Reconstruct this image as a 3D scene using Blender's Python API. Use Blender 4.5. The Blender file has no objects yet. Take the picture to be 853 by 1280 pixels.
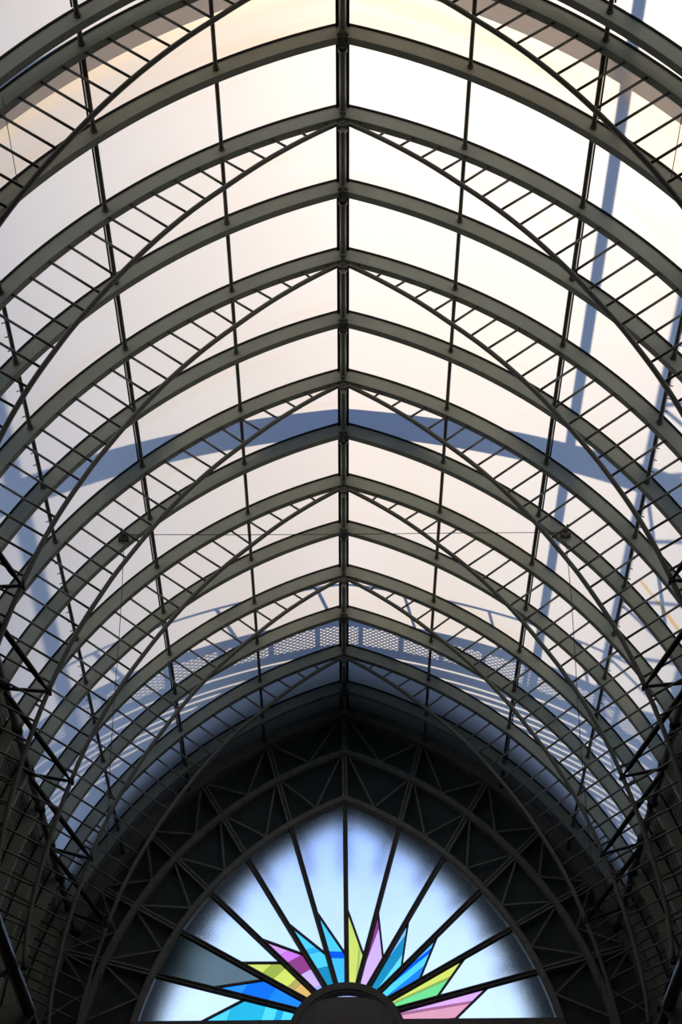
import bpy, math, random
from mathutils import Vector, Matrix
random.seed(7)
PI = math.pi
R_ = math.radians
S = 2.5            # metres per bay (spacing of the roof arches)
CAMZ = 1.6         # eye height
Y0_ = 13.06        # how far before the first arch the viewer stands
# vault cross-section: two circular arcs meeting at a pointed ridge, in bays
RV, EC = 5.8536, 1.70
H0 = math.sqrt(RV * RV - EC * EC)
RIDGE = 13.5304
ZC = RIDGE - H0
COL = bpy.context.scene.collection
scene = bpy.context.scene


def W(x, y, z):
    return Vector((x * S, y * S, z * S + CAMZ))


SUN = Vector((0.17, 0.90, 1.0)).normalized()      # towards the sun
FWD_ROUGH, FWD_SHARE = 0.72, 0.022

# ------------------------------------------------------------------ materials
def nodes_of(name):
    m = bpy.data.materials.new(name)
    m.use_nodes = True
    nt = m.node_tree
    for n in list(nt.nodes):
        if n.type != 'OUTPUT_MATERIAL':
            nt.nodes.remove(n)
    out = nt.nodes['Material Output']
    return m, nt, out


def paint(name, col, rough=0.5, spec=0.3, vary=0.25, scale=3.0, metal=0.0):
    m, nt, out = nodes_of(name)
    N, L = nt.nodes, nt.links
    b = N.new('ShaderNodeBsdfPrincipled')
    tc = N.new('ShaderNodeTexCoord')
    nz = N.new('ShaderNodeTexNoise')
    nz.inputs['Scale'].default_value = scale
    nz.inputs['Detail'].default_value = 4
    L.new(tc.outputs['Object'], nz.inputs['Vector'])
    r = N.new('ShaderNodeValToRGB')
    r.color_ramp.elements[0].position = 0.3
    r.color_ramp.elements[1].position = 0.75
    r.color_ramp.elements[0].color = tuple(c * (1 - vary) for c in col) + (1,)
    r.color_ramp.elements[1].color = tuple(min(1, c * (1 + vary)) for c in col) + (1,)
    L.new(nz.outputs['Fac'], r.inputs['Fac'])
    L.new(r.outputs['Color'], b.inputs['Base Color'])
    b.inputs['Roughness'].default_value = rough
    b.inputs['Specular IOR Level'].default_value = spec
    b.inputs['Metallic'].default_value = metal
    L.new(b.outputs[0], out.inputs['Surface'])
    return m


def membrane(name, col, stain, amount, t_col=1.0, streak=None):
    """woven coated roof fabric: scatters daylight through; faint water-stain streaks"""
    m, nt, out = nodes_of(name)
    N, L = nt.nodes, nt.links
    tc = N.new('ShaderNodeTexCoord')
    mp = N.new('ShaderNodeMapping')
    mp.inputs['Scale'].default_value = (0.12, 1.3, 0.10)
    L.new(tc.outputs['Object'], mp.inputs['Vector'])
    nz = N.new('ShaderNodeTexNoise')
    nz.inputs['Scale'].default_value = 1.0
    nz.inputs['Detail'].default_value = 5
    nz.inputs['Distortion'].default_value = 0.6
    L.new(mp.outputs[0], nz.inputs['Vector'])
    r = N.new('ShaderNodeValToRGB')
    r.color_ramp.elements[0].position = 0.54
    r.color_ramp.elements[1].position = 0.74
    r.color_ramp.elements[0].color = (0, 0, 0, 1)
    r.color_ramp.elements[1].color = (1, 1, 1, 1)
    L.new(nz.outputs['Fac'], r.inputs['Fac'])
    fac = N.new('ShaderNodeMath'); fac.operation = 'MULTIPLY'
    fac.inputs[1].default_value = amount
    L.new(r.outputs['Color'], fac.inputs[0])
    mix = N.new('ShaderNodeMix'); mix.data_type = 'RGBA'
    mix.inputs['A'].default_value = col + (1,)
    mix.inputs['B'].default_value = stain + (1,)
    L.new(fac.outputs[0], mix.inputs['Factor'])
    src = mix.outputs['Result']
    if streak:
        # one rust-coloured run of water along a line p0 -> p1 (metres)
        (p0, p1, wid, scol) = streak
        geo = N.new('ShaderNodeNewGeometry')
        sub = N.new('ShaderNodeVectorMath'); sub.operation = 'SUBTRACT'
        sub.inputs[1].default_value = p0
        L.new(geo.outputs['Position'], sub.inputs[0])
        d = (Vector(p1) - Vector(p0)); ln = d.length; d.normalize()
        dot = N.new('ShaderNodeVectorMath'); dot.operation = 'DOT_PRODUCT'
        dot.inputs[1].default_value = d
        L.new(sub.outputs[0], dot.inputs[0])
        cl = N.new('ShaderNodeClamp'); cl.inputs['Max'].default_value = ln
        L.new(dot.outputs['Value'], cl.inputs['Value'])
        sc = N.new('ShaderNodeVectorMath'); sc.operation = 'SCALE'
        sc.inputs[0].default_value = d
        L.new(cl.outputs[0], sc.inputs['Scale'])
        df = N.new('ShaderNodeVectorMath'); df.operation = 'DISTANCE'
        L.new(sub.outputs[0], df.inputs[0]); L.new(sc.outputs[0], df.inputs[1])
        n2 = N.new('ShaderNodeTexNoise'); n2.inputs['Scale'].default_value = 1.5
        L.new(tc.outputs['Object'], n2.inputs['Vector'])
        ad = N.new('ShaderNodeMath'); ad.operation = 'MULTIPLY_ADD'
        ad.inputs[1].default_value = wid * 1.2; ad.inputs[2].default_value = -wid * 0.6
        L.new(n2.outputs['Fac'], ad.inputs[0])
        a2 = N.new('ShaderNodeMath'); a2.operation = 'ADD'
        L.new(df.outputs['Value'], a2.inputs[0]); L.new(ad.outputs[0], a2.inputs[1])
        mr = N.new('ShaderNodeMapRange')
        mr.inputs['From Min'].default_value = wid * 0.15; mr.inputs['From Max'].default_value = wid
        mr.inputs['To Min'].default_value = 0.85; mr.inputs['To Max'].default_value = 0.0
        L.new(a2.outputs[0], mr.inputs['Value'])
        mx2 = N.new('ShaderNodeMix'); mx2.data_type = 'RGBA'
        L.new(mr.outputs[0], mx2.inputs['Factor'])
        L.new(src, mx2.inputs['A']); mx2.inputs['B'].default_value = scol + (1,)
        src = mx2.outputs['Result']
    tr = N.new('ShaderNodeBsdfTranslucent')
    L.new(src, tr.inputs['Color'])
    # forward-scattering share of the weave
    rf = N.new('ShaderNodeBsdfRefraction'); rf.inputs['IOR'].default_value = 1.45
    rf.inputs['Roughness'].default_value = FWD_ROUGH
    L.new(src, rf.inputs['Color'])
    cn = N.new('ShaderNodeCombineXYZ')
    for j in range(3): cn.inputs[j].default_value = -SUN[j]
    L.new(cn.outputs[0], rf.inputs['Normal'])
    m1 = N.new('ShaderNodeMixShader'); m1.inputs[0].default_value = FWD_SHARE
    L.new(tr.outputs[0], m1.inputs[1]); L.new(rf.outputs[0], m1.inputs[2])
    df_ = N.new('ShaderNodeBsdfDiffuse')
    L.new(src, df_.inputs['Color'])
    ms = N.new('ShaderNodeMixShader'); ms.inputs[0].default_value = 0.12
    L.new(m1.outputs[0], ms.inputs[1]); L.new(df_.outputs[0], ms.inputs[2])
    L.new(ms.outputs[0], out.inputs['Surface'])
    return m


def frosted(name, col, rough=0.16):
    m, nt, out = nodes_of(name)
    N, L = nt.nodes, nt.links
    tc = N.new('ShaderNodeTexCoord')
    nz = N.new('ShaderNodeTexNoise'); nz.inputs['Scale'].default_value = 0.8
    nz.inputs['Detail'].default_value = 3
    L.new(tc.outputs['Object'], nz.inputs['Vector'])
    r = N.new('ShaderNodeValToRGB')
    r.color_ramp.elements[0].position = 0.3; r.color_ramp.elements[1].position = 0.7
    col = tuple(c ** 0.5 for c in col)      # the light crosses two faces of each pane
    r.color_ramp.elements[0].color = tuple(c * 0.96 for c in col) + (1,)
    r.color_ramp.elements[1].color = tuple(col) + (1,)
    L.new(nz.outputs['Fac'], r.inputs['Fac'])
    b = N.new('ShaderNodeBsdfRefraction')
    b.inputs['IOR'].default_value = 1.45
    b.inputs['Roughness'].default_value = rough
    L.new(r.outputs['Color'], b.inputs['Color'])
    L.new(b.outputs[0], out.inputs['Surface'])
    return m


M = {}
M['steel'] = paint('painted grey green steel', (0.325, 0.345, 0.270), 0.45, 0.35, 0.10, 1.5)
M['tube'] = paint('painted grey green tube', (0.125, 0.127, 0.100), 0.42, 0.4, 0.10, 1.5)
M['ridge'] = paint('painted ridge tube', (0.24, 0.25, 0.20), 0.35, 0.5, 0.08)
M['black'] = paint('black rubber strip', (0.012, 0.012, 0.012), 0.6, 0.2, 0.2)
M['brace'] = paint('black steel brace', (0.014, 0.014, 0.012), 0.5, 0.3, 0.2)
M['lattice'] = paint('dark lattice steel', (0.25, 0.245, 0.212), 0.5, 0.3, 0.15)
M['backing'] = paint('dark end wall panel', (0.085, 0.10, 0.092), 0.7, 0.15, 0.15, 1.0)
M['mullion'] = paint('dark window mullion', (0.16, 0.15, 0.125), 0.5, 0.3, 0.1)
M['louvre'] = paint('dark louvre slat', (0.45, 0.45, 0.41), 0.6, 0.2, 0.2)
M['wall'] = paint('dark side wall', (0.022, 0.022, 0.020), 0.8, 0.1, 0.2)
M['floor'] = paint('dark stone floor', (0.06, 0.055, 0.05), 0.6, 0.3, 0.2)
M['out'] = paint('weathered grey outside steel', (0.18, 0.18, 0.18), 0.6, 0.3, 0.15)
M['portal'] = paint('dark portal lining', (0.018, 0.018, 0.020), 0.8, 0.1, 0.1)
M['rail'] = paint('dark brown pipe', (0.13, 0.105, 0.095), 0.30, 0.6, 0.1)
M['cable'] = paint('grey wire rope', (0.05, 0.05, 0.05), 0.5, 0.3, 0.1)
M['rust'] = paint('rusty pulley', (0.10, 0.075, 0.035), 0.6, 0.3, 0.3)
M['fabric'] = membrane('white roof membrane', (0.80, 0.79, 0.775), (0.78, 0.68, 0.52), 0.35)
M['fabric_aged'] = membrane('cream aged roof membrane', (0.79, 0.735, 0.665), (0.74, 0.60, 0.43), 0.8)
GLASS = {}
def glass(col, rough=0.16):
    k = (col, rough)
    if k not in GLASS:
        GLASS[k] = frosted('frosted glass', col, rough)
    return GLASS[k]


# ------------------------------------------------------------------ mesh helpers
class MB:
    def __init__(self):
        self.v, self.f, self.smooth = [], [], []

    def ring_loft(self, rings, closed=True, caps=True, smooth=False):
        base = len(self.v); n = len(rings[0])
        for r in rings:
            self.v += [tuple(p) for p in r]
        for i in range(len(rings) - 1):
            for j in range(n if closed else n - 1):
                a = base + i * n + j; b = base + i * n + (j + 1) % n
                self.f.append((a, b, b + n, a + n)); self.smooth.append(smooth)
        if caps and closed:
            self.f.append(tuple(base + j for j in range(n))[::-1]); self.smooth.append(False)
            k = base + (len(rings) - 1) * n
            self.f.append(tuple(k + j for j in range(n))); self.smooth.append(False)

    def tube(self, pts, rad, n=8, caps=True):
        pts = [Vector(p) for p in pts]
        rings = []
        prev = None
        for i, p in enumerate(pts):
            t = (pts[min(i + 1, len(pts) - 1)] - pts[max(i - 1, 0)]).normalized()
            if prev is None:
                u = t.orthogonal().normalized()
            else:
                u = (prev - t * prev.dot(t)).normalized()
            prev = u
            w = t.cross(u)
            rr = rad[i] if isinstance(rad, (list, tuple)) else rad
            rings.append([p + (u * math.cos(2 * PI * j / n) + w * math.sin(2 * PI * j / n)) * rr for j in range(n)])
        self.ring_loft(rings, True, caps, True)

    def bar(self, a, b, w, h, up=(0, 1, 0)):
        """rectangular bar from a to b, w across, h along 'up'"""
        a, b = Vector(a), Vector(b)
        t = (b - a).normalized(); up = Vector(up)
        up = (up - t * up.dot(t)).normalized(); s = t.cross(up)
        q = lambda p: [p + s * w / 2 + up * h / 2, p - s * w / 2 + up * h / 2, p - s * w / 2 - up * h / 2, p + s * w / 2 - up * h / 2]
        self.ring_loft([q(a), q(b)])

    def box(self, lo, hi):
        x0, y0, z0 = lo; x1, y1, z1 = hi
        self.ring_loft([[(x0, y0, z0), (x1, y0, z0), (x1, y1, z0), (x0, y1, z0)], [(x0, y0, z1), (x1, y0, z1), (x1, y1, z1), (x0, y1, z1)]])

    def slab(self, poly, d):
        """polygon (world points) given thickness along vector d"""
        d = Vector(d)
        n = len(poly); base = len(self.v)
        self.v += [tuple(p) for p in poly] + [tuple(Vector(p) + d) for p in poly]
        self.f.append(tuple(range(base, base + n))[::-1]); self.smooth.append(False)
        self.f.append(tuple(range(base + n, base + 2 * n))); self.smooth.append(False)
        for j in range(n):
            k = (j + 1) % n
            self.f.append((base + j, base + k, base + n + k, base + n + j)); self.smooth.append(False)

    def mesh(self, name, mat):
        me = bpy.data.meshes.new(name)
        me.from_pydata(self.v, [], self.f)
        me.polygons.foreach_set('use_smooth', self.smooth)
        me.validate(); me.update()
        import bmesh
        bm = bmesh.new(); bm.from_mesh(me)
        bmesh.ops.recalc_face_normals(bm, faces=bm.faces)
        bm.to_mesh(me); bm.free()
        me.materials.append(mat)
        return me

    def build(self, name, mat, parent=None, origin=None):
        me = self.mesh(name, mat)
        return link(name, me, parent)


def link(name, me, parent=None):
    o = bpy.data.objects.new(name, me)
    COL.objects.link(o)
    if parent is not None:
        o.parent = parent
        o.matrix_parent_inverse = Matrix.Translation(-parent.location) if parent.parent is None else Matrix()
    return o


def empty(name, loc=(0, 0, 0)):
    o = bpy.data.objects.new(name, None)
    COL.objects.link(o); o.location = loc
    return o


def tag(o, label=None, cat=None, group=None, kind=None):
    if label: o['label'] = label
    if cat: o['category'] = cat
    if group: o['group'] = group
    if kind: o['kind'] = kind
    return o


def copy_tree(src, dy):
    """copy of a thing with its parts, moved dy metres along the hall"""
    c = src.copy(); COL.objects.link(c)
    c.location = src.location + Vector((0, dy, 0))
    for ch in list(src.children):
        d = ch.copy(); COL.objects.link(d); d.parent = c
        d.matrix_parent_inverse = ch.matrix_parent_inverse.copy()
        for g in list(ch.children):
            q = g.copy(); COL.objects.link(q); q.parent = d
            q.matrix_parent_inverse = g.matrix_parent_inverse.copy()
    return c


# ------------------------------------------------------------------ section curve
def pol(side, r, a):
    """point of the section: side -1 / +1, radius r, angle a (deg) -> x, z"""
    a = R_(a)
    return side * (-EC + r * math.cos(a)), ZC + r * math.sin(a)


def apex_ang(r):
    return math.degrees(math.acos(EC / r))


def arch_profile(r, a0, n=56):
    """(x, z) list from foot to ridge to other foot"""
    top = apex_ang(r)
    left = [pol(-1, r, a0 + (top - a0) * i / n) for i in range(n + 1)]
    right = [(-x, z) for x, z in left[:-1]][::-1]
    return left + right


def arch_box(mb, r0, r1, y0, y1, a0, n=56):
    A, B = arch_profile(r0, a0, n), arch_profile(r1, a0, n)
    rings = [[W(p[0], y0, p[1]), W(p[0], y1, p[1]), W(q[0], y1, q[1]), W(q[0], y0, q[1])] for p, q in zip(A, B)]
    mb.ring_loft(rings)


def half_shell(side, r, a0, a1, y0, y1, n=40, m=1):
    """open sheet of the vault between angles a0..a1"""
    mb = MB()
    rows = []
    for i in range(n + 1):
        x, z = pol(side, r, a0 + (a1 - a0) * i / n)
        rows.append([W(x, y0 + (y1 - y0) * j / m, z) for j in range(m + 1)])
    mb.ring_loft(rows, closed=False, caps=False, smooth=True)
    return mb


FOOT = -9.0
ORD = ['first', 'second', 'third', 'fourth', 'fifth', 'sixth', 'seventh', 'eighth', 'ninth']
KMIN, KMAX = -2, 12
YW = 12.80          # plane of the far wall

# ------------------------------------------------------------------ plain ribs
def make_rib(y, name='arch_rib'):
    t = empty(name, W(0, y, ZC))
    b = MB(); arch_box(b, 5.700, 5.838, y, y + 0.085, FOOT)
    b.build('box_section', M['steel'], t)
    b = MB(); arch_box(b, 5.838, 5.856, y - 0.012, y + 0.095, FOOT)
    o = b.build('edge_strip', M['black'], t); o['label'] = 'thin black edge strip'
    b = MB()
    b.box(tuple(W(-0.022, y - 0.015, RIDGE - 0.185)), tuple(W(0.022, y + 0.10, RIDGE - 0.03)))
    for yy in (y - 0.012, y + 0.09):
        b.bar(W(-0.05, yy, RIDGE - 0.15), W(0.05, yy, RIDGE - 0.15), 0.022 * S, 0.018 * S)
    b.build('ridge_bracket', M['tube'], t)
    return t


rib0 = make_rib(0.0)
ribs = [2, 4, 6, 8, 10, 12]
plain_keys = [12, 10, 8, 6, 4, 2, 0]
for i, k in enumerate(plain_keys):
    o = rib0 if k == 0 else copy_tree(rib0, k * S)
    tag(o, 'plain grey-green steel arch rib without ladder web, %s plain rib from the fan window' % ORD[i],
        'arch rib', 'plain arch ribs of the vault')
joint = copy_tree(rib0, -1.30 * S)
tag(joint, 'plain steel arch rib doubled up beside the topmost ladder truss at the expansion joint', 'arch rib', 'plain arch ribs of the vault')

# ------------------------------------------------------------------ truss arches
CH = [(71.9, 5.665), (68.93, 5.602), (66.73, 5.554), (64.34, 5.503), (61.9, 5.449), (59.47, 5.397), (57.05, 5.355), (54.7, 5.315), (52.24, 5.272),
      (49.9, 5.232), (47.4, 5.190), (44.75, 5.148), (42.2, 5.110), (39.6, 5.077), (36.9, 5.050), (34.2, 5.020), (28.6, 4.975), (25, 4.948), (20.6, 4.918),
      (16.5, 4.905), (12, 4.902), (6.5, 4.918), (2.4, 4.938), (-3.4, 4.955)]
# where the ladder struts meet the rib and the tube (degrees), from the ridge down
RIB_A = [70.96, 68.41, 65.84, 63.23, 60.7, 58.3, 55.85] + [53.45 - 2.33 * n for n in range(22)]
TUBE_A = [71.5, 68.93, 66.73, 64.34, 61.9, 59.47, 57.05, 54.73, 52.24, 49.88, 47.39, 44.79, 42.3, 39.75, 37.17] + [37.17 - 2.56 * n for n in range(1, 15)]


def chord_pt(side, a):
    for i in range(len(CH) - 1):
        a1, r1 = CH[i]; a2, r2 = CH[i + 1]
        if a2 <= a <= a1 or i == len(CH) - 2 and a < a2:
            break
        if a > a1 and i == 0:
            break
    # Catmull-Rom in angle
    p = lambda j: CH[min(max(j, 0), len(CH) - 1)]
    t = (a - a1) / (a2 - a1)
    m1 = (p(i + 1)[1] - p(i - 1)[1]) / ((p(i + 1)[0] - p(i - 1)[0]) or 1) * (a2 - a1)
    m2 = (p(i + 2)[1] - p(i)[1]) / ((p(i + 2)[0] - p(i)[0]) or 1) * (a2 - a1)
    r = (2 * t**3 - 3 * t**2 + 1) * r1 + (t**3 - 2 * t**2 + t) * m1 + (-2 * t**3 + 3 * t**2) * r2 + (t**3 - t**2) * m2
    return pol(side, r, a)


NODE_A = 20.7
EAVE_A = 24.3


def make_truss(y):
    t = empty('arch_truss', W(0, y, ZC))
    b = MB(); arch_box(b, 5.700, 5.838, y, y + 0.085, FOOT)
    b.build('top_chord', M['steel'], t)
    b = MB(); arch_box(b, 5.838, 5.856, y - 0.012, y + 0.095, FOOT)
    o = b.build('edge_strip', M['black'], t); o['label'] = 'thin black edge strip'
    yc = y + 0.035
    for s in (-1, 1):
        b = MB()
        pts = [W(s * 0.012, yc, RIDGE - 0.262)]
        n = 64
        for i in range(n + 1):
            x, z = chord_pt(s, 71.9 + (-3.4 - 71.9) * i / n)
            pts.append(W(x, yc, z))
        b.tube(pts, 0.0245 * S, 10)
        chord = b.build('bottom_chord', M['tube'], t)
        x, z = chord_pt(s, -3.4)
        b = MB(); b.tube([W(x, yc, z - 0.03), W(x, yc, z + 0.002)], 0.034 * S, 10)
        o = b.build('base_cap', M['black'], chord); o['label'] = 'black cap at the tube end'
    for s in (-1, 1):
        for aa, ab in zip(RIB_A, TUBE_A):
            xa, za = pol(s, 5.706, aa)
            xb, zb = chord_pt(s, ab)
            b = MB(); b.tube([W(xa, yc, za), W(xb, yc, zb)], 0.0122 * S, 6)
            b.build('web_strut', M['tube'], t)
    # ridge plate hanging under the apex
    b = MB()
    b.slab([W(-0.045, yc + .012, RIDGE - 0.15), W(0.045, yc + .012, RIDGE - 0.15), W(0.014, yc + .012, RIDGE - 0.33), W(-0.014, yc + .012, RIDGE - 0.33)], (0, -0.024 * S, 0))
    for dz in (0.17, 0.215, 0.26):
        b.tube([W(0, yc - 0.035, RIDGE - dz), W(0, yc + 0.035, RIDGE - dz)], 0.011 * S, 6)
    b.build('ridge_plate', M['tube'], t)
    # knee braces to the eaves line at the neighbouring plain ribs
    for s in (-1, 1):
        x, z = chord_pt(s, NODE_A)
        xe, ze = pol(s, 5.72, EAVE_A - 0.4)
        for dk in (-1, 1):
            b = MB()
            a_, e_ = W(x, yc, z), W(xe, y + dk + 0.04, ze)
            b.tube([a_ + (e_ - a_) * q for q in (0, .06, .12, .5, .88, .94, 1)], [q * S for q in (.012, .016, .028, .031, .028, .016, .012)] if dk < 0 else [q * S for q in (.010, .013, .019, .020, .019, .013, .010)], 8)
            o = b.build('knee_brace', M['brace'], t); o['label'] = 'black knee brace'
        b = MB()
        b.bar(W(x, yc - 0.035, z - .008), W(x, yc + 0.040, z - .008), 0.060 * S, 0.040 * S, (0, 0, 1))
        for q in (-.03, .0, .03):
            b.tube([W(x - s * .02, yc + q, z + .0), W(x - s * .02, yc + q - .0, z + .055)], 0.006 * S, 6)
        o = b.build('brace_clamp', M['brace'], t); o['label'] = 'black clamp around the bottom chord'
    return t


truss0 = make_truss(1.0)
for i, k in enumerate([11, 9, 7, 5, 3, 1, -1]):
    o = truss0 if k == 1 else copy_tree(truss0, (k - 1) * S)
    tag(o, 'grey-green steel arch truss with ladder-like web struts, %s truss from the fan window' % ORD[i], 'roof truss', 'ladder-web arch trusses of the vault')

# ------------------------------------------------------------------ purlins (lengthwise tubes)
STOPS = [-2.3, -1.3] + [float(k) for k in range(-1, 13)] + [12.75]


def make_purlin(side, ang, rad, clips, which, where):
    x, z = pol(side, 5.775, ang)
    t = empty('purlin', W(x, KMIN, z))
    for a, b_ in zip(STOPS[:-1], STOPS[1:]):
        b = MB()
        b.tube([W(x, a + 0.05, z), W(x, b_ + 0.02, z)], rad * S, 8)
        sec = b.build('tube_section', M['tube'], t)
        for yy in (a + 0.10, b_ - 0.012):
            b = MB(); b.tube([W(x, yy - 0.012, z), W(x, yy + 0.012, z)], rad * 1.45 * S, 8)
            b.build('end_collar', M['tube'], sec)
        if clips == 'strip' and b_ - a > .5:
            b = MB(); xs, zs = pol(side, 5.775, ang - 0.37)
            b.bar(W(xs, a + 0.08, zs), W(xs, a + 0.88, zs), 0.010 * S, 0.014 * S, (1, 0, 0.6 * side))  # thin black strip along the outer side of the purlin
            o = b.build('black_strip', M['black'], t); o['label'] = 'thin black strip beside the purlin tube'
        if clips == 'hooks' and b_ - a > .5:
            xs, zs = pol(side, 5.80, ang - 0.45)
            for q in range(4):
                b = MB(); yy = a + 0.2 + 0.2 * q
                b.bar(W(x, yy, z), W(xs + (xs - x) * .0, yy, zs + (zs - z) * .0), 0.007 * S, 0.007 * S)
                b.build('cable_hook', M['brace'], sec)
    tag(t, 'thin lengthwise steel purlin tube, %s out from the ridge on %s' % (which, where), 'purlin', 'lengthwise purlins under the membrane')


for s, where in ((-1, 'the greyer left slope'), (1, 'the warm lit right slope')):
    make_purlin(s, 61.1, 0.019, None, 'first', where)
    make_purlin(s, 48.9, 0.021, 'strip', 'second', where)
    make_purlin(s, 36.5, 0.021, 'hooks', 'third', where)
    x, z = pol(s, 5.72, EAVE_A)
    t = empty('eaves_beam', W(x, KMIN, z))
    for a, b_ in zip(STOPS[:-1], STOPS[1:]):
        b = MB(); b.tube([W(x, a + 0.03, z), W(x, b_ + 0.03, z)], 0.042 * S, 10)
        b.build('tube_section', M['lattice'], t)
        b = MB(); b.tube([W(x, b_ - .02, z), W(x, b_ + .10, z)], 0.058 * S, 10)
        b.build('joint_collar', M['brace'], t)
    tag(t, 'thick dark eaves tube where the membrane meets the %s louvred wall' % ('left' if s < 0 else 'right'), 'eaves beam', 'eaves beams')
    x, z = pol(s, 5.775, 12.2)
    b = MB(); b.tube([W(x, -2.3, z), W(x, 12.75, z)], 0.025 * S, 8)
    o = b.build('wall_rail', M['lattice'])
    tag(o, 'thin dark rail along the middle of the %s louvred wall' % ('left' if s < 0 else 'right'), 'wall rail', 'wall rails')

# ------------------------------------------------------------------ ridge beam
t = empty('ridge_beam', W(0, KMIN, RIDGE))
for a, b_ in zip(STOPS[:-1], STOPS[1:]):
    b = MB()
    zt = RIDGE - 0.142
    b.tube([W(0, a + 0.17, zt), W(0, b_ - 0.06, zt)], 0.031 * S, 16)
    sec = b.build('tube_section', M['ridge'], t)
    b = MB()
    for yy in (a + 0.17, b_ - 0.085):
        b.tube([W(0, yy, zt), W(0, yy + 0.025, zt)], 0.042 * S, 16)
    fl_ = b.build('end_flange', M['ridge'], sec)
    b = MB()
    for y0, y1 in ((a + 0.095, a + 0.17), (b_ - 0.06, b_ - 0.015)):
        for q in (-.02, .02):
            b.bar(W(q, y0, zt), W(q, y1, zt), 0.012 * S, 0.04 * S, (0, 0, 1))
        b.tube([W(-.034, (y0 + y1) / 2, zt), W(.034, (y0 + y1) / 2, zt)], 0.010 * S, 8)
    b.tube([W(0, b_ - 0.05, zt - .02), W(0, b_ + 0.15, zt - .02)], 0.015 * S, 8)
    b.build('fork_end', M['tube'], t)
    b = MB()
    for s in (-1, 1):
        b.bar(W(s * 0.044, a + 0.05, RIDGE - 0.035), W(s * 0.044, b_ + 0.03, RIDGE - 0.035), 0.034 * S, 0.035 * S, (0, 0, 1))
    b.bar(W(0, a + 0.05, RIDGE - 0.020), W(0, b_ + 0.03, RIDGE - 0.020), 0.12 * S, 0.016 * S, (0, 0, 1))
    o = b.build('keder_rail', M['black'], t); o['label'] = 'black membrane keder rails beside the ridge tube'
tag(t, 'dark steel ridge beam running along the peak of the vault between black rails', 'ridge beam')

# ------------------------------------------------------------------ membrane ceiling
ceil_ = empty('ceiling', W(0, KMIN, RIDGE)); tag(ceil_, 'white translucent roof membrane between dark steel arches', kind='structure', cat='ceiling')
EDGE_A = 25.6
EDGE_M = 24.6      # the fabric tucks down behind the eaves tube
pt = lambda s, a, y, r=5.862: (lambda q: W(q[0], y, q[1]))(pol(s, r, a))
M['fabric_streak'] = membrane('white roof membrane with a rust run', (0.80, 0.79, 0.775), (0.78, 0.68, 0.52), 0.35,
                              streak=(tuple(pt(1, 35.0, 5.79)), tuple(pt(1, 27.6, 5.86)), 0.15, (0.74, 0.50, 0.20)))
for a, b_ in zip(STOPS[:-1], STOPS[1:]):
    for s in (-1, 1):
        mat = M['fabric_aged'] if a == -1.0 else (M['fabric_streak'] if (a == 5.0 and s > 0) else M['fabric'])
        mb = half_shell(s, 5.862, EDGE_M, apex_ang(5.862), a + 0.04, b_ + 0.04)
        o = mb.build('membrane_panel', mat, ceil_)
        me = o.data; pz = me.polygons[0]
        if pz.normal.dot(W(0, (a + b_) / 2, ZC) - pz.center) < 0:
            me.flip_normals()
        if a == -1.0: o['label'] = 'cream stained membrane panel'
# opaque roof over the near part of the hall, behind and above the camera
b = MB()
prof = arch_profile(5.95, -12, 30)
P2 = arch_profile(6.15, -12, 30)
b.ring_loft([[W(p[0], -16.5, p[1]), W(p[0], -2.25, p[1]), W(q[0], -2.25, q[1]), W(q[0], -16.5, q[1])] for p, q in zip(prof, P2)])
o = b.build('ceiling_solid', M['wall']); tag(o, 'dark solid vault over the near part of the hall', kind='structure', cat='ceiling')

# ------------------------------------------------------------------ side walls with louvre panels
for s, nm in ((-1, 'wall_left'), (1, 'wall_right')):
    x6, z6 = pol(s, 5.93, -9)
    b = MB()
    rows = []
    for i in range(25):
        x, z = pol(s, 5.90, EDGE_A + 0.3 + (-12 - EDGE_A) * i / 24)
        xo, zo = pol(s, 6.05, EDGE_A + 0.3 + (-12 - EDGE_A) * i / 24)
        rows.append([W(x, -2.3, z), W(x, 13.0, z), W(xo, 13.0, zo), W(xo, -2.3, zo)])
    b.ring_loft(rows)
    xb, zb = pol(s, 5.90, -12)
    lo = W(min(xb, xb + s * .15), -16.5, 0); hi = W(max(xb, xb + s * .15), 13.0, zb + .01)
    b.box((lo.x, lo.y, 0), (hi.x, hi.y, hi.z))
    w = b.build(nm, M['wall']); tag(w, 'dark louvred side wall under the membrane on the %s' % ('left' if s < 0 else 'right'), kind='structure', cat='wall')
    for a, b_ in zip(STOPS[:-1], STOPS[1:]):
        b = MB(); n = 72
        for i in range(n):
            ang = 25.0 - i * 33.0 / n
            x, z = pol(s, 5.865, ang); x2, z2 = pol(s, 5.815, ang - 0.18)
            b.bar(W(x, a + 0.10, z), W(x, b_ - 0.01, z), 0.026 * S, 0.014 * S, (x2 - x, 0, z2 - z))
        b.build('louvre_panel', M['louvre'], w)

# ------------------------------------------------------------------ far wall, its lattice and the fan window
HX, HZ = 0.0, 9.06
def ray_arc(phi, r):
    """distance from the fan's centre along direction phi (deg) to the arc of radius r"""
    c, s_ = math.cos(R_(phi)), math.sin(R_(phi))
    if abs(c) < 1e-6:
        return ZC + math.sqrt(r * r - EC * EC) - HZ
    s = 1 if c > 0 else -1
    # |(d*c + s*EC, HZ - ZC + d*s_)| = r
    B = 2 * (s * EC * c + (HZ - ZC) * s_); Cc = EC * EC + (HZ - ZC) ** 2 - r * r
    return (-B + math.sqrt(B * B - 4 * Cc)) / 2


def fan(phi, d, y=YW):
    return W(HX + d * math.cos(R_(phi)), y, HZ + d * math.sin(R_(phi)))


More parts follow.
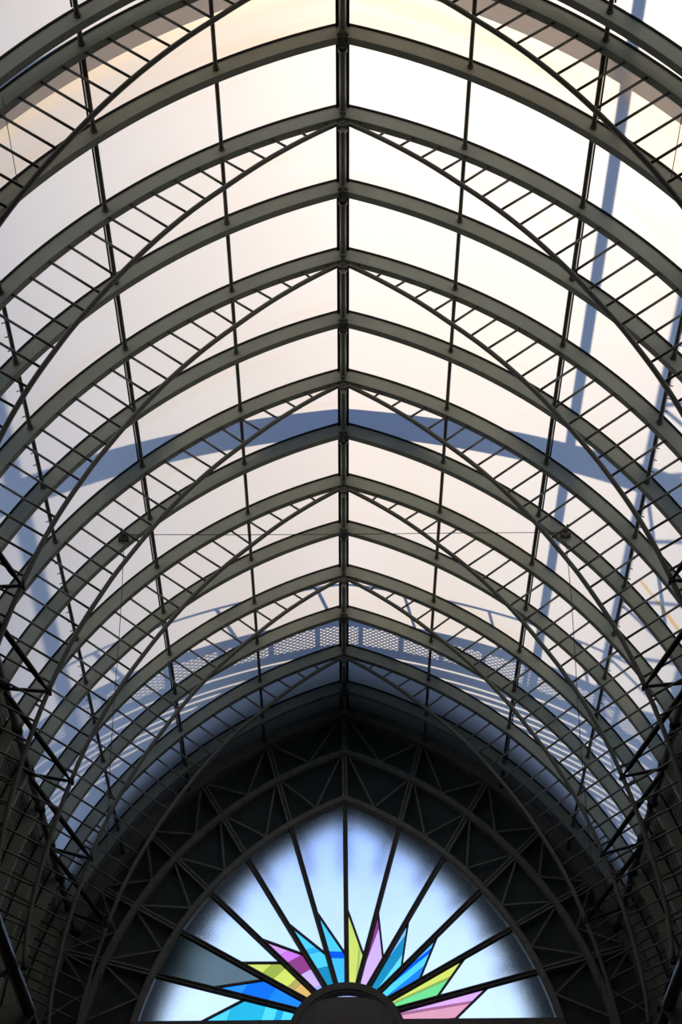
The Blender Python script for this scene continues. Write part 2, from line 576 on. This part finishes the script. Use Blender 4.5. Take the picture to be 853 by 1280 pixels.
R1, R2, R3 = 4.555, 5.205, 5.80
wall = MB()
N_ = 96
for y0, y1 in ((12.93, 13.0),):
    rings = []
    for i in range(N_ + 1):
        phi = 180.0 * i / N_
        di, do = ray_arc(phi, R1), ray_arc(phi, 6.02)
        rings.append([fan(phi, di, y0), fan(phi, di, y1), fan(phi, do, y1), fan(phi, do, y0)])
    wall.ring_loft(rings)
wlo, whi = W(-4.40, 12.93, 0), W(4.40, 13.0, HZ)
wall.box((wlo.x, wlo.y, 0.0), (whi.x, whi.y, whi.z))
wf = wall.build('wall_far', M['backing']); tag(wf, 'dark panelled far gable wall around the fan window', kind='structure', cat='wall')

# lattice girder: three concentric arches, radial posts and zigzag bars
lat = empty('gable_lattice', W(0, YW, HZ))
def arch_strip(r0, r1, y0, y1, name, mat, a0=0.0):
    b = MB(); arch_box(b, r0, r1, y0, y1, a0, 60)
    return b.build(name, mat, lat)
o = arch_strip(5.705, 5.862, YW - 0.06, YW + 0.13, 'outer_arch', M['lattice'], -6)
for rc, nm in ((R2, 'middle_arch'), (R1, 'inner_arch')):
    b = MB()
    arch_box(b, rc - 0.048, rc + 0.048, YW, YW + 0.13, 0, 60)
    arch_box(b, rc - 0.030, rc + 0.030, YW - 0.022, YW, 0, 60)
    b.build(nm, M['lattice'], lat)
for i in range(1, 12):
    phi = 15.0 * i
    d1, d2, d3 = ray_arc(phi, R1 + .04), ray_arc(phi, R2), ray_arc(phi, 5.71)
    n = Vector((-math.sin(R_(phi)), 0, math.cos(R_(phi)))) * S
    for da, db in ((d1, d2 - .04), (d2 + .04, d3)):
        b = MB()
        for q in (-0.024, 0.024):
            b.bar(fan(phi, da, YW + .03) + n * q, fan(phi, db, YW + .03) + n * q, 0.026 * S, 0.06 * S, (0, 1, 0))
        b.bar(fan(phi, da, YW + .05), fan(phi, db, YW + .05), 0.03 * S, 0.04 * S, (0, 1, 0))
        b.build('radial_post', M['lattice'], lat)
for i in range(12):
    p0, p1 = 15.0 * i, 15.0 * i + 15
    pm = (p0 + p1) / 2
    pl_, pr_ = (p1, p0)
    for rin, rout in ((R1 + .05, R2 - .05), (R2 + .05, 5.70)):
        for pe in (p0, p1):
            if (pe in (0, 180)):
                pe_ = pe
            b = MB()
            q = pe + (1.0 if pe == p0 else -1.0)
            b.bar(fan(q, ray_arc(q, rout), YW + .045), fan(pm, ray_arc(pm, rin), YW + .045), 0.026 * S, 0.03 * S, (0, 1, 0))
            b.build('zigzag_bar', M['lattice'], lat)
tag(lat, 'dark steel gable lattice of concentric arches, radial posts and zigzag bars around the fan window', 'lattice frame')

# window: mullions, clear frosted panes, coloured kites
win = empty('window_1', W(0, YW, HZ)); tag(win, 'fan window with radiating mullions and coloured glass kites', kind='structure', cat='window')
mw = 0.064
for i in range(1, 12):
    phi = 15.0 * i
    b = MB()
    d0, d1 = 0.45, ray_arc(phi, R1 - .03)
    n = Vector((-math.sin(R_(phi)), 0, math.cos(R_(phi)))) * S
    b.bar(fan(phi, d0, YW + .08), fan(phi, d1, YW + .08), mw * S, 0.09 * S, (0, 1, 0))
    for q in (-0.021, 0.021):
        b.bar(fan(phi, d0, YW + .025) + n * q, fan(phi, d1, YW + .025) + n * q, 0.018 * S, 0.03 * S, (0, 1, 0))
    b.build('mullion', M['mullion'], win)
b = MB(); b.box(tuple(W(-2.75, YW - .05, HZ - .16)), tuple(W(2.75, YW + .14, HZ + .012)))
b.build('sill', M['mullion'], win)


def clip(poly, nx, nz, c):
    """keep nx*x+nz*z <= c"""
    out = []
    for i in range(len(poly)):
        a, b = poly[i], poly[(i + 1) % len(poly)]
        da, db = nx * a[0] + nz * a[1] - c, nx * b[0] + nz * b[1] - c
        if da <= 0: out.append(a)
        if da * db < 0:
            t = da / (da - db); out.append((a[0] + (b[0] - a[0]) * t, a[1] + (b[1] - a[1]) * t))
    return out


def P2d(phi, d):
    return (d * math.cos(R_(phi)), d * math.sin(R_(phi)))


CLEAR = (0.96, 0.98, 1.0)
# (left mullion reach, right mullion reach, stripe direction 'c' across / 'r' radial, [(upto, colour, words)]); dark stripes: shade of bars behind, painted into the glass colour
LIME, LIME_SHADE, ORANGE = (0.93, 0.84, 0.12), (0.50, 0.50, 0.06), (1.0, 0.50, 0.12)
CYAN, CYAN_SHADE, SKYB, BLUE, BLUE_SHADE = (0.12, 0.72, 0.90), (0.02, 0.30, 0.42), (0.36, 0.66, 0.98), (0.03, 0.40, 0.98), (0.005, 0.12, 0.72)
PINK, PINK_SHADE, LILAC, ROSE = (1.0, 0.38, 0.66), (0.42, 0.06, 0.20), (0.86, 0.50, 0.80), (1.0, 0.36, 0.40)
MINT = (0.22, 0.80, 0.24)
SECT = [
    (1.92, 1.32, 'c', [(.25, CYAN, 'cyan'), (.55, (.03, .50, .62), 'shade-tinted cyan'), (.66, CYAN, 'cyan'), (.72, (.02, .40, .6), 'shade-tinted cyan'), (1, CYAN, 'cyan')]),  # darker stripes: bar shade painted over cyan glass
    (1.84, 1.18, 'c', [(.30, (.03, .30, .92), 'blue'), (.55, (.01, .18, .80), 'shade-tinted blue'), (1, (.02, .26, .82), 'blue')]),
    (1.63, 1.15, 'c', [(.28, LIME, 'lime yellow'), (.42, LIME_SHADE, 'shade-tinted lime'), (.60, LIME, 'lime yellow'), (.68, (.62, .42, .10), 'shade-tinted orange'), (1, ORANGE, 'orange')]),
    (1.63, 1.05, 'c', [(.30, PINK, 'pink'), (.42, (.95, .22, .70), 'hot pink'), (.62, PINK_SHADE, 'shade-tinted pink'), (.84, LILAC, 'lilac'), (1, (.45, .52, .98), 'periwinkle')]),
    (1.59, .936, 'c', [(.40, CYAN, 'cyan'), (.46, (.05, .5, .75), 'blue'), (.66, CYAN, 'cyan'), (.9, CYAN_SHADE, 'shade-tinted cyan'), (1, CYAN, 'cyan')]),
    (1.60, .90, 'c', [(.52, CYAN, 'cyan'), (.60, BLUE_SHADE, 'shade-tinted blue'), (1, (.08, .58, .98), 'azure')]),
    (1.585, .90, 'r', [(.7, LIME, 'lime yellow'), (.8, (.50, .62, .12), 'olive'), (1, LIME, 'lime yellow')]),
    (1.60, .95, 'r', [(.34, PINK_SHADE, 'shade-tinted pink'), (.88, (1.0, .52, .78), 'pale pink'), (1, (.95, .22, .62), 'hot pink')]),
    (1.64, .99, 'r', [(.30, SKYB, 'sky blue'), (.66, CYAN_SHADE, 'shade-tinted cyan'), (1, (.20, .80, .92), 'cyan')]),
    (1.70, 1.06, 'r', [(.26, (.20, .62, .98), 'sky blue'), (.38, BLUE_SHADE, 'shade-tinted blue'), (.62, CYAN, 'cyan'), (1, (.02, .26, .90), 'blue')]),
    (1.80, 1.17, 'r', [(.45, LIME, 'lime yellow'), (.52, (.40, .5, .1), 'olive'), (.86, MINT, 'mint green'), (1, (.12, .5, .22), 'green')]),
    (1.91, 1.33, 'r', [(.40, (1.0, .44, .72), 'pink'), (.48, (.55, .15, .25), 'shade-tinted rose'), (.84, ROSE, 'rose'), (1, (.55, .12, .22), 'shade-tinted rose')]),  # darker stripes: bar shade painted over pink and rose glass
]
yg = YW + 0.085


def pane(poly, name, mat, label=None):
    poly = [p for i, p in enumerate(poly) if (Vector(p) - Vector(poly[i - 1])).length > 1e-4]
    if len(poly) < 3: return
    b = MB(); b.slab([W(HX + p[0], yg, HZ + p[1]) for p in poly], (0, 0.012 * S, 0))
    o = b.build(name, mat, win)
    if label: o['label'] = label


for i, (dl, dr, mode, cols) in enumerate(SECT):
    pl_, pr_ = 180 - 15.0 * i, 180 - 15.0 * (i + 1)     # left mullion and right mullion of this bay
    A, B, Hh = P2d(pl_, dl), P2d(pr_, dr), (0.0, 0.0)
    h1, h2 = P2d(pl_, .45), P2d(pr_, .45)
    # clear pane outside the line A-B
    outer = [P2d(pl_ + (pr_ - pl_) * q / 8, ray_arc(pl_ + (pr_ - pl_) * q / 8, R1 - .01)) for q in range(9)]
    rough = 0.20
    gm = glass((0.17, 0.20, 0.18), 0.28) if i == 1 else glass(CLEAR, 0.235)
    pane([A] + outer + [B], 'frosted_pane', gm, 'grey rough cast pane' if i == 1 else 'pale blue white frosted pane')
    tri = [A, B, h2, h1]
    c0 = Vector(Hh)
    if mode == 'c':      # stripes lean across the kite, from the tip to the far mullion and hub
        mid = Vector(h2) * .6 + Vector(h1) * .4
        u = (Vector(A) - mid); u = Vector((u.x, u.y)).normalized()
        d = Vector((u.x * .94 + u.y * .34, u.y * .94 - u.x * .34)) * -1
    else:                # stripes run along the left mullion
        u = Vector(P2d(pl_, 1)); d = Vector((u.y, -u.x))
        d = (d + Vector(P2d(pl_, 1)) * -0.10).normalized()
    vals = [d.x * p[0] + d.y * p[1] for p in tri]
    lo_, hi_ = min(vals), max(vals)
    prev = 0.0
    for upto, colr, word in cols:
        cA, cB = lo_ + (hi_ - lo_) * prev, lo_ + (hi_ - lo_) * upto
        poly = clip(clip(tri, d.x, d.y, cB), -d.x, -d.y, -cA)
        if len(poly) >= 3:
            pane(poly, 'coloured_pane', glass(colr, 0.12), '%s glass' % word)
        prev = upto
    b = MB()
    b.bar(W(A[0], YW + .075, HZ + A[1]), W(B[0], YW + .075, HZ + B[1]), 0.026 * S, 0.05 * S, (0, 1, 0))
    b.build('lead_bar', M['mullion'], win)

# hub of the fan: ring, glazed gap and a round boss in front
hub = empty('window_hub', W(0, YW, HZ - .25))
HC = HZ - 0.25
def circ(r, y, z0, n=40, p=2.0, q=1.0):
    pts = []
    for j in range(n + 1):
        t = PI * j / n
        c, s = math.cos(t), math.sin(t)
        pts.append(W(math.copysign(abs(c) ** (2 / p), c) * r, y, z0 + r * q * abs(s) ** (2 / p)))
    return pts
b = MB()
rs = [(0.76, YW + .14), (0.76, YW - .03), (0.735, YW - .055), (0.66, YW - .055), (0.65, YW - .035), (0.635, YW - .035), (0.635, YW + .14)]
cs = [circ(r, y, HC) for r, y in rs]
b.ring_loft([[c[j] for c in cs] for j in range(41)], closed=True, caps=True, smooth=False)
b.build('rim', M['mullion'], hub)
b = MB(); b.slab(circ(0.645, YW + .09, HC), (0, 0.012 * S, 0)); o = b.build('glazed_gap', glass((0.55, 0.62, 0.75), .2), hub); o['label'] = 'grey blue crescent of glass'
b = MB()
cs = [circ(r, y, HC - .035, 40, 2.6, .885) for r, y in ((0.665, YW + .05), (0.665, YW - .06), (0.63, YW - .09), (0.32, YW - .12), (0.02, YW - .125))]
b.ring_loft([[c[j] for c in cs] for j in range(41)], closed=False, caps=False, smooth=True)
b.build('boss', M['mullion'], hub)
tag(hub, 'dark round hub at the foot of the fan window where all mullions meet', 'window hub')

# ------------------------------------------------------------------ lengthwise pipes low at both sides
for s, nm in ((-1, 'left'), (1, 'right')):
    t = empty('side_pipe', W(s * 3.35, 4, 7.62))
    b = MB(); b.tube([W(s * 3.355, 3.0, 7.62), W(s * 3.355, 8.28, 7.62)], 0.068 * S, 20)
    b.build('pipe_length', M['rail'], t)
    b = MB(); b.tube([W(s * 3.355, 8.36, 7.62), W(s * 3.355, 12.7, 7.62)], 0.056 * S, 20)
    b.build('pipe_length', M['rail'], t)
    b = MB()
    b.slab([W(s * 3.24, 8.30, 7.70), W(s * 3.40, 8.30, 7.74), W(s * 4.05, 8.30, 7.60), W(s * 4.05, 8.30, 7.15), W(s * 3.46, 8.30, 7.30)], (0, .05 * S, 0))
    b.build('gusset_plate', M['lattice'], t)
    for yy in (5.0, 7.0, 9.0, 11.0):
        b = MB(); b.bar(W(s * 3.355, yy + .03, 7.60), W(s * 4.15, yy + .03, 7.30), .04 * S, .05 * S)
        b.build('bracket', M['lattice'], t)
    tag(t, 'dark brown lengthwise pipe below the truss ends with a gusset plate, %s bottom corner' % nm, 'pipe', 'side pipes')

# ------------------------------------------------------------------ ropes and pulleys
def rope(name, pts, rad, label, group):
    b = MB(); b.tube(pts, rad * S, 6)
    o = b.build(name, M['cable']); tag(o, label, 'cable', group)
    return o
zl = 12.05
rope('wire_rope', [W(-2.34, 5.99, zl + .02), W(-1.2, 5.99, zl + .005), W(0, 5.99, zl), W(1.2, 5.99, zl + .005), W(2.35, 5.99, zl)], .0040, 'thin wire rope stretched level across the vault between two pulleys', 'wire ropes')
for s, nm in ((-1, 'left'), (1, 'right')):
    n = 14
    rope('hanging_rope', [W(s * 2.36 + .012 * math.sin(j * 1.3), 5.96, 12.0 - j * (9.5 / n)) for j in range(n + 1)], .0038, 'thin rope hanging straight down from the %s pulley' % nm, 'wire ropes')
    t = empty('pulley', W(s * 2.36, 5.97, 12.02))
    b = MB(); b.tube([W(s * 2.36, 5.955, 12.03), W(s * 2.36, 5.985, 12.03)], .042 * S, 14)
    b.build('wheel', M['rust' if s > 0 else 'brace'], t)
    b = MB(); b.bar(W(s * 2.36, 5.945, 12.03), W(s * 2.40, 5.945, 12.12), .03 * S, .012 * S); b.bar(W(s * 2.31, 5.97, 12.0), W(s * 2.42, 5.97, 12.0), .025 * S, .05 * S, (0, 0, 1))
    b.build('bracket', M['brace'], t)
    tag(t, 'small %s pulley on a plain rib at the %s end of the level wire' % ('rusty' if s > 0 else 'dark', nm), 'pulley', 'pulleys')
    rope('stay_wire', [W(s * 2.66, -1.1, 11.61), W(s * 2.665, -.14, 11.59)], .0035, 'thin stay wire in the top %s corner between truss and rib' % nm, 'stay wires')

# ------------------------------------------------------------------ outside, seen as shadows through the membrane
ZG = 14.25
g = empty('roof_gantry', W(0, 6, ZG)); tag(g, 'outside roof gantry above the membrane whose straight shadows fall across it', 'gantry')
b = MB(); b.box(tuple(W(-4.6, 6.42, ZG - .03)), tuple(W(4.6, 6.86, ZG + .03))); b.build('cross_beam', M['out'], g)
for s in (-1, 1):
    for xx, rr in ((2.65, .055), (3.42, .05), (4.15, .05)):
        b = MB(); b.tube([W(s * xx, -4, ZG), W(s * xx, 12.2, ZG)], rr * S, 10); b.build('side_tube', M['out'], g)
    b = MB()
    for j in range(26):
        y0 = -3.6 + j * .6
        xa, xb = (3.42, 4.15) if j % 2 else (4.15, 3.42)
        b.tube([W(s * xa, y0, ZG), W(s * xb, y0 + .6, ZG)], .024 * S, 6)
    b.build('zigzag_bracing', M['out'], g)
    for yy in (-2, 2, 6.6, 11):
        b = MB(); xf, zf = pol(s, 5.95, 30); b.tube([W(s * 3.42, yy, ZG), W(xf, yy, zf)], .02 * S, 6); b.build('post', M['out'], g)

wk = empty('roof_walkway', W(0, 11, ZG)); tag(wk, 'outside roof walkway with mesh deck and slats shading the far end of the membrane', 'walkway')
X0, X1 = -4.6, 4.9
b = MB(); b.tube([W(X0, 10.15, ZG), W(X1, 10.15, ZG)], .02 * S, 8); b.build('hand_rail', M['out'], wk)
b = MB()
xs = [X0 + .55 * j for j in range(int((X1 - X0) / .55) + 1)]
for j, xx in enumerate(xs):
    if j % 2 == 0:
        b.tube([W(xx, 10.15, ZG), W(xx + .18, 11.0, ZG)], .022 * S, 6)
b.build('rail_strut', M['out'], wk)
b = MB(); b.box(tuple(W(X0, 10.98, ZG - .02)), tuple(W(X1, 11.17, ZG + .02))); b.build('deck_edge', M['out'], wk)
b = MB(); b.box(tuple(W(X0, 11.66, ZG - .02)), tuple(W(X1, 11.84, ZG + .02))); b.build('deck_edge', M['out'], wk)
b = MB()
for j, xx in enumerate(xs):
    b.box(tuple(W(xx - .03, 11.1, ZG - .01)), tuple(W(xx + .03, 11.7, ZG + .01)))
b.build('deck_joist', M['out'], wk)
# diamond mesh deck
b = MB(); p = .080; wd = .0175
for sgn in (-1, 1):
    j = X0 - .6
    while j < X1 + .6:
        xa, xb = j, j + sgn * .52
        b.bar(W(xa, 11.16, ZG), W(xb, 11.68, ZG), wd * S, .006 * S, (0, 0, 1))
        j += p
b.build('mesh_deck', M['out'], wk)
b = MB(); b.box(tuple(W(X0, 11.92, ZG - .02)), tuple(W(X1, 12.10, ZG + .02))); b.build('deck_edge', M['out'], wk)
for j in range(16):
    y0 = 12.17 + .15 * j
    b = MB(); b.box(tuple(W(X0, y0, ZG - .01)), tuple(W(X1, y0 + .085, ZG + .01))); b.build('sun_slat', M['out'], wk)
for xx in (X0 + .2, X1 - .2):
    b = MB(); b.box(tuple(W(xx - .05, 10.1, ZG - .08)), tuple(W(xx + .05, 14.6, ZG - .03))); b.build('bearer', M['out'], wk)
    b = MB(); b.box(tuple(W(xx - .05, 12.9, 8)), tuple(W(xx + .05, 13.0, ZG - .08))); b.build('post', M['out'], wk)

# portal hood around the far gable outside: dark lining, opaque shell
hood = empty('portal_hood', W(0, 13, ZC)); tag(hood, 'dark outside portal hood around the far gable shading the fan window top', 'hood')
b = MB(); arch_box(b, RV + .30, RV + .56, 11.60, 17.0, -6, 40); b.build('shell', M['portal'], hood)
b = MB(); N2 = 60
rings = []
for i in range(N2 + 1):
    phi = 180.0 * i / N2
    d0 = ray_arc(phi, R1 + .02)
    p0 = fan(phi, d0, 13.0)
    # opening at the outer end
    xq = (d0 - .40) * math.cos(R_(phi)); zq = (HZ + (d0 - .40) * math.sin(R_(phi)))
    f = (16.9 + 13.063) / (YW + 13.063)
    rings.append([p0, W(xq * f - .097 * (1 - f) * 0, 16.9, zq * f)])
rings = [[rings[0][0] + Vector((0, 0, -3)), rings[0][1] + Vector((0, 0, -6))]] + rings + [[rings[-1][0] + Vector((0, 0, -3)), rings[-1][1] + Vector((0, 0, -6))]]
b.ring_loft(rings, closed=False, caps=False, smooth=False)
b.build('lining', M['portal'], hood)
b = MB()
front = []
for i in range(N2 + 1):
    phi = 180.0 * i / N2
    q = rings[i + 1][1]
    x, z = arch_profile(RV + .4, -6, 30)[0]
    do = ray_arc(phi, RV + .58)
    front.append([q, fan(phi, do, 16.9)])
b.ring_loft(front, closed=False, caps=False)
b.build('front_rim', M['portal'], hood)
for i in range(1, 12):
    phi = 15.0 * i + (2.2 if i < 6 else -2.2 if i > 6 else 0)
    fo = (16.3 + Y0_) / (YW + Y0_)
    q0, q1 = P2d(phi, 2.0), P2d(phi, ray_arc(phi, R1) + .1)
    b = MB(); b.bar(W(q0[0] * fo, 16.3, (HZ + q0[1]) * fo), W(q1[0] * fo, 16.3, (HZ + q1[1]) * fo), .10 * S, .06 * S); b.build('outer_bar', M['portal'], hood)

# strip covering the expansion joint outside
b = MB(); arch_box(b, RV + .10, RV + .115, -0.86, -0.44, 20, 40)
o = b.build('joint_cover', M['fabric_aged']); tag(o, 'raised cover strip over the expansion joint outside the membrane', 'cover strip')

# ------------------------------------------------------------------ floor, wall behind the camera
fl = MB(); a, c = W(-4.6, -16.5, 0), W(4.6, 13.0, 0)
fl.box((a.x, a.y, -0.2), (c.x, c.y, 0.0)); o = fl.build('floor', M['floor']); tag(o, 'dark stone hall floor', kind='structure', cat='floor')
bk = MB(); a, c = W(-4.6, -16.7, 0), W(4.6, -16.5, 14.2)
bk.box((a.x, a.y, 0), (c.x, c.y, c.z)); o = bk.build('wall_back', M['wall']); tag(o, 'dark wall behind the viewer', kind='structure', cat='wall')

# ------------------------------------------------------------------ sun and sky
sd = bpy.data.lights.new('sun', 'SUN'); sd.energy = 4.1; sd.angle = R_(0.55); sd.color = (1.0, 0.84, 0.64)
so = bpy.data.objects.new('sun', sd); COL.objects.link(so)
so.rotation_euler = SUN.to_track_quat('Z', 'Y').to_euler(); so.location = W(3, 20, 22)

wd_ = bpy.data.worlds.new('sky'); scene.world = wd_; wd_.use_nodes = True
nt = wd_.node_tree; N, L = nt.nodes, nt.links
bg = N['Background']
tc = N.new('ShaderNodeTexCoord'); sx = N.new('ShaderNodeSeparateXYZ')
L.new(tc.outputs['Generated'], sx.inputs[0])
rp = N.new('ShaderNodeValToRGB')
e = rp.color_ramp.elements
e[0].position = 0.0; e[0].color = (0.10, 0.11, 0.13, 1)
e[1].position = 1.0; e[1].color = (0.030, 0.052, 0.145, 1)
for pos, colr in ((0.06, (0.36, 0.50, 0.68)), (0.22, (0.62, 0.86, 1.15)), (0.34, (0.84, 1.12, 1.50)), (0.42, (0.42, 0.68, 1.55)), (0.49, (0.14, 0.26, 0.72)), (0.60, (0.045, 0.075, 0.20))):
    q = e.new(pos); q.color = colr + (1,)
L.new(sx.outputs['Z'], rp.inputs['Fac']); L.new(rp.outputs['Color'], bg.inputs['Color'])
bg.inputs['Strength'].default_value = 1.0

# ------------------------------------------------------------------ camera
F, TH, YAW, ROLL, Y0, CX = 2630.466, 0.57453, 0.00321, -0.01002, 13.06332, -0.09732
c_, s_ = math.cos, math.sin
fw = Vector((s_(YAW) * c_(TH), c_(YAW) * c_(TH), s_(TH)))
rt = Vector((c_(YAW), -s_(YAW), 0)); up = rt.cross(fw)
r2 = rt * c_(ROLL) + up * s_(ROLL); u2 = -rt * s_(ROLL) + up * c_(ROLL)
cd = bpy.data.cameras.new('camera'); co = bpy.data.objects.new('camera', cd); COL.objects.link(co)
cd.sensor_fit = 'VERTICAL'; cd.sensor_height = 36.0; cd.lens = F / 1280 * 36.0
cd.clip_end = 500
mt = Matrix((r2, u2, -fw)).transposed().to_4x4(); mt.translation = W(CX, -Y0, 0)
co.matrix_world = mt
scene.camera = co

scene.view_settings.view_transform = 'Standard'
scene.view_settings.look = 'None'
scene.view_settings.exposure = 0.0
scene.view_settings.gamma = 1.0
scene.view_settings.use_curve_mapping = False
scene.cycles.use_denoising = True
scene.cycles.max_bounces = 8
scene.cycles.diffuse_bounces = 4
scene.cycles.transmission_bounces = 8
scene.cycles.caustics_refractive = False
scene.cycles.caustics_reflective = False
scene.cycles.sample_clamp_indirect = 4.0
